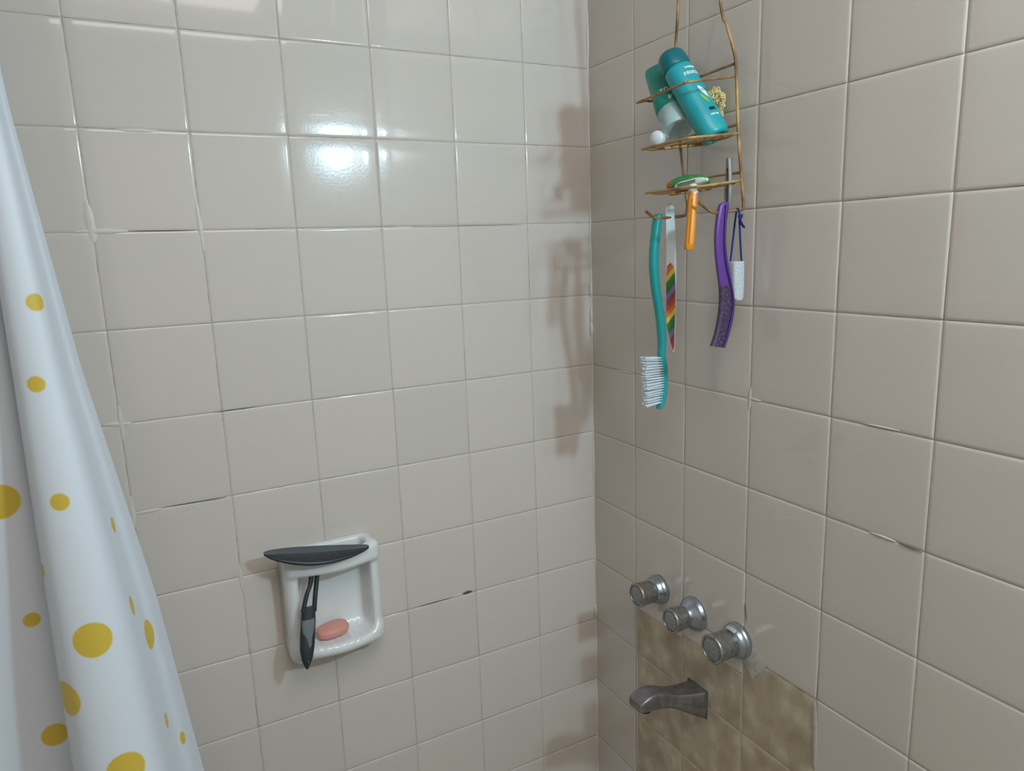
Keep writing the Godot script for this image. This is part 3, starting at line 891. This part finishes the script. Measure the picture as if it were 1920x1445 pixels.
func bottles() -> void:
	var eye := Vector3(-0.61491, 0.18123, 0.90830)
	# turquoise shampoo bottle standing on its base, leaning into the left end of the basket
	var base := Vector3(-0.0302, 0.2924, 0.2920)
	var top := Vector3(-0.0480, 0.3925, 0.2313)
	var o := thing("shampoo_bottle", "turquoise shampoo bottle with a darker cap leaning in front of the green tube", "bottle", base)
	var ax := (top - base).normalized()
	var length := base.distance_to(top)
	var to_eye := (eye - (base + top) * 0.5)
	var fwd := (to_eye - ax * to_eye.dot(ax)).normalized()
	var side := ax.cross(fwd).normalized()
	# turn the broad face a little to the right of the viewer
	var turn := Basis(ax, 0.62 if side.dot(Vector3(1, 0, 1)) > 0 else -0.62)
	var fb := (turn * fwd)
	var sb := (turn * side)
	var turq := mat(Color(0.14, 0.62, 0.65), 0.32)
	turq.subsurf_scatter_enabled = true
	turq.subsurf_scatter_strength = 0.1
	var teal_dark := mat(Color(0.03, 0.40, 0.43), 0.28)
	var rings := []
	var W := 0.0168
	var D := 0.0145
	for q in [[0.0, 0.70], [0.0006, 0.86], [0.004, 0.95], [0.010, 0.99], [0.03, 1.0], [0.06, 1.0], [0.085, 0.99], [0.097, 0.965], [0.1015, 0.93], [0.102, 0.86]]:
		rings.append(ring(ax * q[0] * length / 0.128, sb * W * q[1], fb * D * q[1], 36, 2.2))
	# hollowed base
	rings.push_front(ring(ax * 0.0, sb * W * 0.66, fb * D * 0.66, 36, 2.2))
	rings.push_front(ring(ax * 0.003, sb * W * 0.50, fb * D * 0.50, 36, 2.2))
	rings.push_front(ring(ax * 0.004, sb * W * 0.10, fb * D * 0.10, 36, 2.2))
	var t := Tris.new()
	skin(t, rings)
	put("body", done(t), turq, o)
	var k := length / 0.128
	rings = []
	for q in [[0.1018, 0.88], [0.1022, 0.96], [0.104, 0.985], [0.116, 0.97], [0.121, 0.90], [0.1245, 0.76], [0.127, 0.52], [0.128, 0.2]]:
		rings.append(ring(ax * q[0] * k, sb * W * q[1], fb * D * q[1], 36, 2.2))
	t = Tris.new()
	skin(t, rings)
	put("cap", done(t), teal_dark, o)
	var white := mat(Color(0.90, 0.93, 0.93), 0.5)
	var navy := mat(Color(0.05, 0.16, 0.22), 0.4)
	var leaf := mat(Color(0.55, 0.68, 0.35), 0.5)
	# which way the angle runs: letters read along -side x axis
	var A := sb * W
	var B := fb * D
	if (A.cross(B)).dot(ax) < 0:
		A = -A
	var mid := PI / 2
	put("lettering", wrap_text("GARNIER", 0.0025, Vector3.ZERO, ax, A, B, mid + 0.35, 0.0915 * k), white, o)
	put("lettering", wrap_text("FRUCTIS", 0.0041, Vector3.ZERO, ax, A, B, mid + 0.35, 0.0835 * k), white, o)
	var leafs := []
	for i in 14:
		var a := TAU * i / 14
		leafs.append(Vector2(cos(a) * 0.0028 , sin(a) * 0.0098).rotated(0.45))
	put("leaf_print", wrap_patch(leafs, Vector3.ZERO, ax, A, B, mid + 0.35, 0.054 * k), white, o)
	put("leaf_print", wrap_patch(leafs, Vector3.ZERO, ax, A, B, mid + 0.60, 0.048 * k), leaf, o)
	put("leaf_print", wrap_patch(leafs.map(func(p): return p * 0.7), Vector3.ZERO, ax, A, B, mid + 0.12, 0.045 * k), leaf, o)
	put("label_panel", wrap_patch([Vector2(-0.0054, -0.0016), Vector2(-0.0027, -0.0018), Vector2(0, -0.0018), Vector2(0.0027, -0.0018), Vector2(0.0054, -0.0016), Vector2(0.0054, 0.0018), Vector2(0.0027, 0.0020), Vector2(0, 0.0020), Vector2(-0.0027, 0.0020), Vector2(-0.0054, 0.0018)], Vector3.ZERO, ax, A, B, mid + 0.35, 0.0300 * k), navy, o)
	put("lettering", wrap_text("360 ml", 0.0024, Vector3.ZERO, ax, A, B, mid + 0.2, 0.0225 * k), white, o)

	# green tube standing on its clear cap
	base = Vector3(-0.0441, 0.3073, 0.2460)
	top = Vector3(-0.0300, 0.3886, 0.1945)
	o = thing("body_wash_tube", "dark teal green tube standing on its clear frosted cap behind the turquoise bottle", "tube bottle", base)
	ax = (top - base).normalized()
	length = base.distance_to(top)
	to_eye = (eye - (base + top) * 0.5)
	fb = (to_eye - ax * to_eye.dot(ax)).normalized()
	sb = ax.cross(fb).normalized()
	var green := mat(Color(0.04, 0.52, 0.46), 0.35)
	W = 0.0190
	rings = []
	for q in [[0.26, 0.96, 0.96], [0.265, 1.0, 0.98], [0.45, 1.0, 0.90], [0.7, 1.0, 0.68], [0.9, 1.0, 0.42], [0.96, 0.97, 0.32], [0.985, 0.90, 0.27], [1.0, 0.74, 0.2]]:
		rings.append(ring(ax * q[0] * length, sb * W * q[1], fb * W * q[2], 32, 2.4))
	t = Tris.new()
	skin(t, rings)
	put("body", done(t), green, o)
	var clear := mat(Color(0.78, 0.87, 0.87, 0.6), 0.3)
	clear.transparency = BaseMaterial3D.TRANSPARENCY_ALPHA
	var cap := put("cap", lathe(Vector3.ZERO, ax, [Vector2(0.004, 0.0), Vector2(0.003, 0.0138), Vector2(0.0, 0.0154), Vector2(0.0, 0.0168), Vector2(0.0012, 0.0176), Vector2(length * 0.255, 0.0188), Vector2(length * 0.262, 0.0184)], 32, [1, 2, 3, 0, 0, 0]), clear, o)
	put("cap_core", lathe(Vector3.ZERO, ax, [Vector2(0.0045, 0.0), Vector2(0.0045, 0.0085), Vector2(0.0065, 0.0095), Vector2(length * 0.25, 0.0110), Vector2(length * 0.25, 0.0)], 24, [1, 0, 0, 2]), mat(Color(0.80, 0.87, 0.88), 0.5), cap)
	A = sb * W
	B = fb * W * 0.93
	if (A.cross(B)).dot(ax) < 0:
		A = -A
	put("lettering", wrap_text("TOTAL", 0.0062, Vector3.ZERO, ax, A, B, mid + 0.25, length * 0.47), white, o)
	put("lettering", wrap_text("gel", 0.0045, Vector3.ZERO, ax, A, B, mid + 0.2, length * 0.36), white, o)

# ---------------------------------------------------------------- things lying on the shelves
func shelf_things() -> void:
	var eye := Vector3(-0.61491, 0.18123, 0.90830)
	# small white cap lying on its side at the end of the upper shelf
	var c := Vector3(-0.0635, 0.2993, 0.2320)
	var o := thing("bottle_cap", "small round white bottle cap lying beside the clear cap of the green tube", "bottle cap", c)
	var ax := ((eye - c).normalized() + Vector3(-0.35, 0.1, -0.25)).normalized()
	put("shell", lathe(Vector3.ZERO, ax, [Vector2(-0.003, 0.0), Vector2(-0.003, 0.0080), Vector2(0.0012, 0.0084), Vector2(0.0030, 0.0072), Vector2(0.0036, 0.0)], 28, [1, 2, 0, 0]), mat(Color(0.84, 0.86, 0.86), 0.4), o)
	put("grip_ring", lathe(Vector3.ZERO, ax, [Vector2(-0.0045, 0.0070), Vector2(-0.0045, 0.0088), Vector2(-0.0030, 0.0088), Vector2(-0.0030, 0.0070)], 28, [1, 2, 3]), mat(Color(0.80, 0.80, 0.74), 0.5), o)
	# frayed pale yellow netting behind the turquoise bottle
	c = Vector3(-0.0173, 0.3295, 0.2750)
	o = thing("netting_scrubber", "frayed pale yellow netting scrubber tucked behind the turquoise bottle", "scrubber", c)
	var straw := mat(Color(0.95, 0.87, 0.63), 0.7)
	var t := Tris.new()
	for k in 120:
		var p := Vector3(rng.randfn(0, 0.004), rng.randfn(0, 0.009), rng.randfn(0, 0.005))
		var d := Vector3(rng.randf_range(-1, 1), rng.randf_range(-1, 1), rng.randf_range(-1, 1)).normalized()
		var path := []
		for i in 8:
			var e := (p / Vector3(0.009, 0.0185, 0.012)).length()
			path.append(p if e < 1.0 else p / e * rng.randf_range(0.8, 1.2))
			d = (d + Vector3(rng.randf_range(-1, 1), rng.randf_range(-1, 1), rng.randf_range(-1, 1)) * 0.8).normalized()
			p += d * 0.0042
		tube(t, smooth_path(path, 2), 0.0006, 5)
	var st := put("strands", done(t), straw, o)
	st.set_meta("kind", "stuff")
	# yellow disposable razor hanging over the front of the lower shelf
	c = Vector3(-0.0708, 0.2404, 0.3000)
	o = thing("razor", "disposable razor with a white head and yellow handle hanging over the lower shelf", "razor", c)
	var whitep := mat(Color(0.88, 0.90, 0.86), 0.35)
	var yel := mat(Color(0.86, 0.53, 0.03), 0.35)
	var h0 := Vector3(-0.0689, 0.2412, 0.2720)
	var h1 := Vector3(-0.0665, 0.2453, 0.3180)
	var rings := []
	for k in 9:
		var f := k / 8.0
		var s: float = [0.55, 0.95, 1.0, 1.0, 1.0, 1.0, 0.92, 0.70, 0.30][k]
		rings.append(ring(h0.lerp(h1, f) - c, Vector3(-0.0042, 0.0010, 0) * s, Vector3(0.001, 0.0042, 0) * s, 16, 3.2))
	t = Tris.new()
	skin(t, rings)
	var head := put("head", done(t), whitep, o)
	var dirn := (h1 - h0).normalized()
	t = Tris.new()
	for q in [-0.0007, 0.0014]:
		var u := h0.lerp(h1, 0.14) - c + Vector3(-0.0044, q + 0.0005, 0)
		var w := h0.lerp(h1, 0.72) - c + Vector3(-0.0044, q + 0.0005, 0)
		skin(t, [ring(u, Vector3(0.0008, 0, 0), Vector3(0, 0.0004, 0), 8), ring(w, Vector3(0.0008, 0, 0), Vector3(0, 0.0004, 0), 8)])
	put("blade", done(t), mat(Color(0.32, 0.34, 0.36), 0.25, 0.9), head)
	rings = []
	var hp: Array = [Vector3(-0.0704, 0.2419, 0.3020), Vector3(-0.0702, 0.2364, 0.3010), Vector3(-0.0701, 0.2325, 0.3010)]
	for k in 3:
		rings.append(ring(hp[k] - c, Vector3(0.0046, 0, 0.002), Vector3(-0.0016, 0, 0.0036), 16, 2.6))
	t = Tris.new()
	skin(t, rings)
	put("neck", done(t), whitep, o)
	rings = []
	var ha: Array = [Vector3(-0.0701, 0.2353, 0.3010), Vector3(-0.0712, 0.2269, 0.3015), Vector3(-0.0729, 0.2112, 0.3020), Vector3(-0.0746, 0.1944, 0.3025), Vector3(-0.0763, 0.1802, 0.3030), Vector3(-0.0770, 0.1740, 0.3030), Vector3(-0.0769, 0.1728, 0.3030)]
	var hw := [0.0044, 0.0045, 0.0046, 0.0046, 0.0047, 0.0047, 0.0040]
	for k in ha.size():
		rings.append(ring(ha[k] - c, Vector3(hw[k], 0, hw[k] * 0.45), Vector3(-hw[k] * 0.35, 0, hw[k] * 0.75), 20, 2.8))
	t = Tris.new()
	skin(t, rings)
	var hand := put("handle", done(t), yel, o)
	rings = []
	for k in [1, 2, 3, 4]:
		rings.append(ring(ha[k] - c + Vector3(-0.0030, 0, 0.0032), Vector3(0.0007, 0, 0.0004), Vector3(-0.0005, 0, 0.0006), 10))
	t = Tris.new()
	skin(t, rings)
	put("handle_rib", done(t), yel, hand)
	# green and orange dome behind the razor head
	c = Vector3(-0.0462, 0.2464, 0.2680)
	o = thing("plastic_dome", "flat green plastic dome with an orange end lying behind the white razor head", "plastic dome", c)
	var ends: Array = [Vector3(-0.0541, 0.2436, 0.2400), Vector3(-0.0429, 0.2449, 0.2960)]
	var gt := Tris.new()
	var ot := Tris.new()
	var gr := []
	var orr := []
	for k in 19:
		var f := k / 18.0
		var e := pow(maxf(1.0 - pow(absf(f * 2 - 1), 2.2), 0.0), 0.55)
		var mid2 := (ends[0] as Vector3).lerp(ends[1], f) - c
		var rr := ring(mid2 + Vector3(0, 0.0012, 0), Vector3(0, 0.0092 * e + 0.0004, 0), Vector3(0.0115 * e + 0.0004, 0, 0), 20, 2.1)
		for i in rr.size():
			rr[i].y = maxf(rr[i].y, mid2.y - 0.0028)
		if k <= 5: orr.append(rr)
		if k >= 5: gr.append(rr)
	skin(gt, gr)
	skin(ot, orr)
	put("shell", done(gt), mat(Color(0.22, 0.56, 0.32), 0.4), o)
	put("end_cap", done(ot), mat(Color(0.72, 0.46, 0.07), 0.45), o)
	# steel tweezers standing up through the hook
	c = Vector3(-0.0267, 0.2419, 0.3060)
	o = thing("tweezers", "slim steel tweezers standing upright at the right end of the lower shelf", "tweezers", c)
	var steel := mat(Color(0.50, 0.48, 0.46), 0.55, 0.7)
	var legs := [[Vector3(-0.0252, 0.2683, 0.3060), Vector3(-0.0262, 0.2504, 0.3060), Vector3(-0.0273, 0.2334, 0.3060), Vector3(-0.0275, 0.2152, 0.3060), 0.0022], [Vector3(-0.0265, 0.2679, 0.3090), Vector3(-0.0272, 0.2498, 0.3110), Vector3(-0.0276, 0.2318, 0.3120), Vector3(-0.0270, 0.2171, 0.3110), 0.0020]]
	for q in legs:
		rings = []
		for p in smooth_path([q[0], q[1], q[2], q[3]], 5):
			rings.append(ring(p - c, Vector3(q[4], 0, 0.0009), Vector3(-0.0003, 0, 0.0006), 12, 3.0))
		t = Tris.new()
		skin(t, rings)
		put("arm", done(t), steel, o)
	rings = []
	for p in [Vector3(-0.0259, 0.2693, 0.3075), Vector3(-0.0258, 0.2676, 0.3075), Vector3(-0.0260, 0.2580, 0.3080)]:
		rings.append(ring(p - c, Vector3(0.0030, 0, 0.001), Vector3(-0.0005, 0, 0.0017), 14, 2.6))
	t = Tris.new()
	skin(t, rings)
	put("joined_end", done(t), steel, o)

# ---------------------------------------------------------------- things hanging on the hooks
func strip(pts: Array, widths: Array, across: Vector3, thick: Vector3, c: Vector3, power := 3.0, sub := 4, n := 20) -> ArrayMesh:
	var path := smooth_path(pts, sub)
	var rings := []
	for i in path.size():
		var f := float(i) / sub
		var a := mini(int(f), widths.size() - 1)
		var b := mini(a + 1, widths.size() - 1)
		var w: float = lerpf(widths[a], widths[b], f - a)
		rings.append(ring(path[i] - c, across * w, thick * minf(1.0, w * 400.0), n, power))
	var t := Tris.new()
	skin(t, rings)
	return done(t)

func hook_things() -> void:
	# long turquoise toothbrush
	var c := Vector3(-0.0568, 0.2130, 0.2262)
	var o := thing("toothbrush", "large turquoise toothbrush with long white bristles hanging from the left hook", "toothbrush", c)
	var aqua := mat(Color(0.12, 0.60, 0.60), 0.35)
	var zp := 0.222
	put("handle", strip([Vector3(-0.0526, 0.2151, 0.2220), Vector3(-0.0542, 0.2114, 0.2220), Vector3(-0.0557, 0.2002, 0.2220), Vector3(-0.0589, 0.1785, 0.2220), Vector3(-0.0596, 0.1533, 0.2220), Vector3(-0.0563, 0.1245, 0.2220), Vector3(-0.0504, 0.0949, 0.2220), Vector3(-0.0469, 0.0617, 0.2220), Vector3(-0.0477, 0.0452, 0.2220), Vector3(-0.0442, 0.0280, 0.2220), Vector3(-0.0432, 0.0076, 0.2220), Vector3(-0.0457, -0.0091, 0.2220), Vector3(-0.0490, -0.0189, 0.2220), Vector3(-0.0524, -0.0226, 0.2220)], [0.0040, 0.0052, 0.0056, 0.0056, 0.0056, 0.0054, 0.0052, 0.0048, 0.0046, 0.0040, 0.0037, 0.0036, 0.0034, 0.0012], Vector3(1, 0, 0), Vector3(0, 0, 0.0056), c, 2.5, 5), aqua, o)
	var bt := Tris.new()
	for r in 19:
		var f := r / 18.0
		for q in 3:
			var root := (Vector3(-0.0460, 0.0417, 0.2220)).lerp(Vector3(-0.0465, -0.0138, 0.2220), f) + Vector3(0, 0, (q - 1) * 0.0034)
			var tip := (Vector3(-0.0757, 0.0441, 0.2220)).lerp(Vector3(-0.0733, -0.0157, 0.2220), f) + Vector3(rng.randf_range(-1, 1) * 0.0012, rng.randf_range(-1, 1) * 0.0007, (q - 1) * 0.0042)
			for k in 3:
				var j := Vector3(0, rng.randf_range(-1, 1) * 0.0009, rng.randf_range(-1, 1) * 0.001)
				skin(bt, [ring(root + j * 0.3 - c, Vector3(0, 0.0006, 0), Vector3(0, 0, 0.0006), 6), ring(tip + j - c, Vector3(0, 0.00045, 0), Vector3(0, 0, 0.00045), 6)])
	var br := put("bristles", done(bt), mat(Color(0.86, 0.89, 0.91), 0.5), o)
	br.set_meta("kind", "stuff")
	# white nail file with a rainbow striped lower half
	c = Vector3(-0.0391, 0.2128, 0.2262)
	o = thing("nail_file", "white nail file with a rainbow striped lower end hanging behind the toothbrush", "nail file", c)
	put("board", strip([Vector3(-0.0392, 0.2265, 0.2262), Vector3(-0.0392, 0.2246, 0.2262), Vector3(-0.0391, 0.2203, 0.2262), Vector3(-0.0391, 0.2122, 0.2262), Vector3(-0.0381, 0.1966, 0.2262), Vector3(-0.0371, 0.1714, 0.2262), Vector3(-0.0369, 0.1524, 0.2262), Vector3(-0.0366, 0.1137, 0.2262), Vector3(-0.0364, 0.0876, 0.2262), Vector3(-0.0345, 0.0643, 0.2262), Vector3(-0.0327, 0.0508, 0.2262), Vector3(-0.0322, 0.0468, 0.2262)], [0.0012, 0.0040, 0.0054, 0.0058, 0.0060, 0.0064, 0.0070, 0.0072, 0.0068, 0.0046, 0.0024, 0.0008], Vector3(1, 0, 0.25), Vector3(-0.0003, 0, 0.0012), c, 3.5, 4, 16), mat(Color(0.84, 0.86, 0.86), 0.5), o)
	# the striped print: one thin face whose texture holds slanting bands
	var im := Image.create(64, 512, false, Image.FORMAT_RGB8)
	var band := [Color(0.70, 0.28, 0.20), Color(0.80, 0.45, 0.16), Color(0.85, 0.74, 0.28), Color(0.25, 0.46, 0.18), Color(0.20, 0.42, 0.24), Color(0.48, 0.42, 0.58), Color(0.55, 0.24, 0.34)]
	for y in 512:
		for x in 64:
			var f := fposmod((y + (64 - x) * -1.1 + 60) / 245.0 * 7.0, 7.0)
			im.set_pixel(x, y, band[int(f) % 7])
	var pm := mat(Color(1, 1, 1), 0.75)
	pm.albedo_texture = ImageTexture.create_from_image(im)
	var t := Tris.new()
	var prof: Array = [[Vector3(-0.0386, 0.1569, 0.2262), 0.0006], [Vector3(-0.0386, 0.1537, 0.2262), 0.0036], [Vector3(-0.0381, 0.1460, 0.2262), 0.0052], [Vector3(-0.0379, 0.1268, 0.2262), 0.0058], [Vector3(-0.0377, 0.1008, 0.2262), 0.0058], [Vector3(-0.0376, 0.0844, 0.2262), 0.0052], [Vector3(-0.0358, 0.0678, 0.2262), 0.0034], [Vector3(-0.0340, 0.0556, 0.2262), 0.0018], [Vector3(-0.0335, 0.0503, 0.2262), 0.0004]]
	for i in prof.size() - 1:
		var p: Vector3 = prof[i][0] - c + Vector3(-0.0003, 0, 0.0014)
		var q: Vector3 = prof[i + 1][0] - c + Vector3(-0.0003, 0, 0.0014)
		var wp: Vector3 = Vector3(1, 0, 0.25) * prof[i][1]
		var wq: Vector3 = Vector3(1, 0, 0.25) * prof[i + 1][1]
		var y0: float = (p.y - (prof[0][0].y - c.y)) / (prof[-1][0].y - prof[0][0].y)
		var y1: float = (q.y - (prof[0][0].y - c.y)) / (prof[-1][0].y - prof[0][0].y)
		var u0: float = prof[i][1] / 0.0062 * 0.5
		var u1: float = prof[i + 1][1] / 0.0062 * 0.5
		t.tri(p - wp, p + wp, q + wq, 0, Vector2(0.5 - u0, y0), Vector2(0.5 + u0, y0), Vector2(0.5 + u1, y1))
		t.tri(p - wp, q + wq, q - wq, 0, Vector2(0.5 - u0, y0), Vector2(0.5 + u1, y1), Vector2(0.5 - u1, y1))
	put("striped_print", done(t, false), pm, o)
	# curved purple plastic strip
	c = Vector3(-0.0408, 0.2112, 0.3165)
	o = thing("plastic_strip", "curved purple translucent plastic handle, darker and ridged below, hanging from the right hook", "plastic handle", c)
	var purple := mat(Color(0.38, 0.23, 0.54), 0.35)
	purple.subsurf_scatter_enabled = true
	purple.subsurf_scatter_strength = 0.2
	var dkp := triplanar(mat(Color(1, 1, 1), 0.4), noise_tex(81, 0.06, [0.0, Color(0.20, 0.15, 0.24), 0.5, Color(0.27, 0.20, 0.31), 0.75, Color(0.36, 0.28, 0.40), 1.0, Color(0.54, 0.47, 0.56)], 256, 4), 16.0)
	put("upper_part", strip([Vector3(-0.0395, 0.2219, 0.3165), Vector3(-0.0402, 0.2202, 0.3165), Vector3(-0.0417, 0.2157, 0.3165), Vector3(-0.0444, 0.2017, 0.3165), Vector3(-0.0455, 0.1847, 0.3165), Vector3(-0.0434, 0.1647, 0.3165), Vector3(-0.0389, 0.1443, 0.3165), Vector3(-0.0354, 0.1312, 0.3165)], [0.0018, 0.0058, 0.0072, 0.0073, 0.0076, 0.0082, 0.0090, 0.0098], Vector3(1, 0, 0), Vector3(0.0, 0, 0.0032), c, 3.0), purple, o)
	put("lower_part", strip([Vector3(-0.0354, 0.1324, 0.3165), Vector3(-0.0335, 0.1205, 0.3165), Vector3(-0.0339, 0.1057, 0.3165), Vector3(-0.0366, 0.0911, 0.3165), Vector3(-0.0410, 0.0765, 0.3165), Vector3(-0.0463, 0.0649, 0.3165)], [0.0098, 0.0106, 0.0106, 0.0104, 0.0100, 0.0098], Vector3(1, -0.18, 0), Vector3(0.0, 0, 0.0034), c, 4.0), dkp, o)
	var lip := Tris.new()
	tube(lip, smooth_path([Vector3(-0.0410, 0.2183, 0.3205) - c, Vector3(-0.0420, 0.1987, 0.3205) - c, Vector3(-0.0421, 0.1760, 0.3205) - c, Vector3(-0.0383, 0.1530, 0.3205) - c, Vector3(-0.0314, 0.1323, 0.3205) - c, Vector3(-0.0277, 0.1144, 0.3205) - c, Vector3(-0.0302, 0.0938, 0.3205) - c, Vector3(-0.0376, 0.0705, 0.3205) - c, Vector3(-0.0405, 0.0636, 0.3205) - c], 4), 0.0014, 8)
	put("edge_rib", done(lip), mat(Color(0.28, 0.16, 0.42), 0.3), o)
	# pumice stone on a blue cord
	c = Vector3(-0.0197, 0.2127, 0.3165)
	o = thing("pumice_stone", "small pale pumice stone hanging from the right hook on a knotted blue cord", "pumice stone", c)
	var cord := mat(Color(0.05, 0.13, 0.46), 0.7)
	var ct := Tris.new()
	tube(ct, smooth_path([Vector3(-0.0260, 0.1512, 0.3120) - c, Vector3(-0.0234, 0.1698, 0.3120) - c, Vector3(-0.0212, 0.1958, 0.3130) - c, Vector3(-0.0212, 0.2089, 0.3150) - c, Vector3(-0.0213, 0.2133, 0.3165) - c + Vector3(0, 0.0016, 0), Vector3(-0.0211, 0.2114, 0.3195) - c, Vector3(-0.0213, 0.1954, 0.3210) - c, Vector3(-0.0188, 0.1695, 0.3210) - c, Vector3(-0.0166, 0.1520, 0.3210) - c, Vector3(-0.0180, 0.1451, 0.3210) - c], 4), 0.0011, 7)
	put("cord", done(ct), cord, o)
	ct = Tris.new()
	tube(ct, smooth_path([Vector3(-0.0243, 0.2074, 0.3220) - c, Vector3(-0.0221, 0.2045, 0.3230) - c, Vector3(-0.0216, 0.2078, 0.3240) - c, Vector3(-0.0257, 0.2061, 0.3250) - c, Vector3(-0.0229, 0.2005, 0.3240) - c, Vector3(-0.0186, 0.1965, 0.3230) - c, Vector3(-0.0162, 0.1947, 0.3230) - c], 4), 0.0013, 7)
	put("cord_knot", done(ct), cord, o)
	var pum := triplanar(mat(Color(1, 1, 1), 0.9), noise_tex(91, 0.09, [0.0, Color(0.52, 0.53, 0.53), 0.4, Color(0.72, 0.74, 0.75), 1.0, Color(0.84, 0.86, 0.87)], 256, 4), 20.0)
	pum.heightmap_enabled = true
	pum.heightmap_texture = pum.albedo_texture
	pum.heightmap_scale = 0.06
	put("stone", strip([Vector3(-0.0216, 0.1581, 0.3170), Vector3(-0.0216, 0.1569, 0.3170), Vector3(-0.0211, 0.1434, 0.3170), Vector3(-0.0206, 0.1286, 0.3170), Vector3(-0.0207, 0.1186, 0.3170), Vector3(-0.0210, 0.1156, 0.3170)], [0.0076, 0.0082, 0.0082, 0.0078, 0.0070, 0.0048], Vector3(1, 0, 0), Vector3(0, 0, 0.0065), c, 4.0, 3, 24), pum, o)
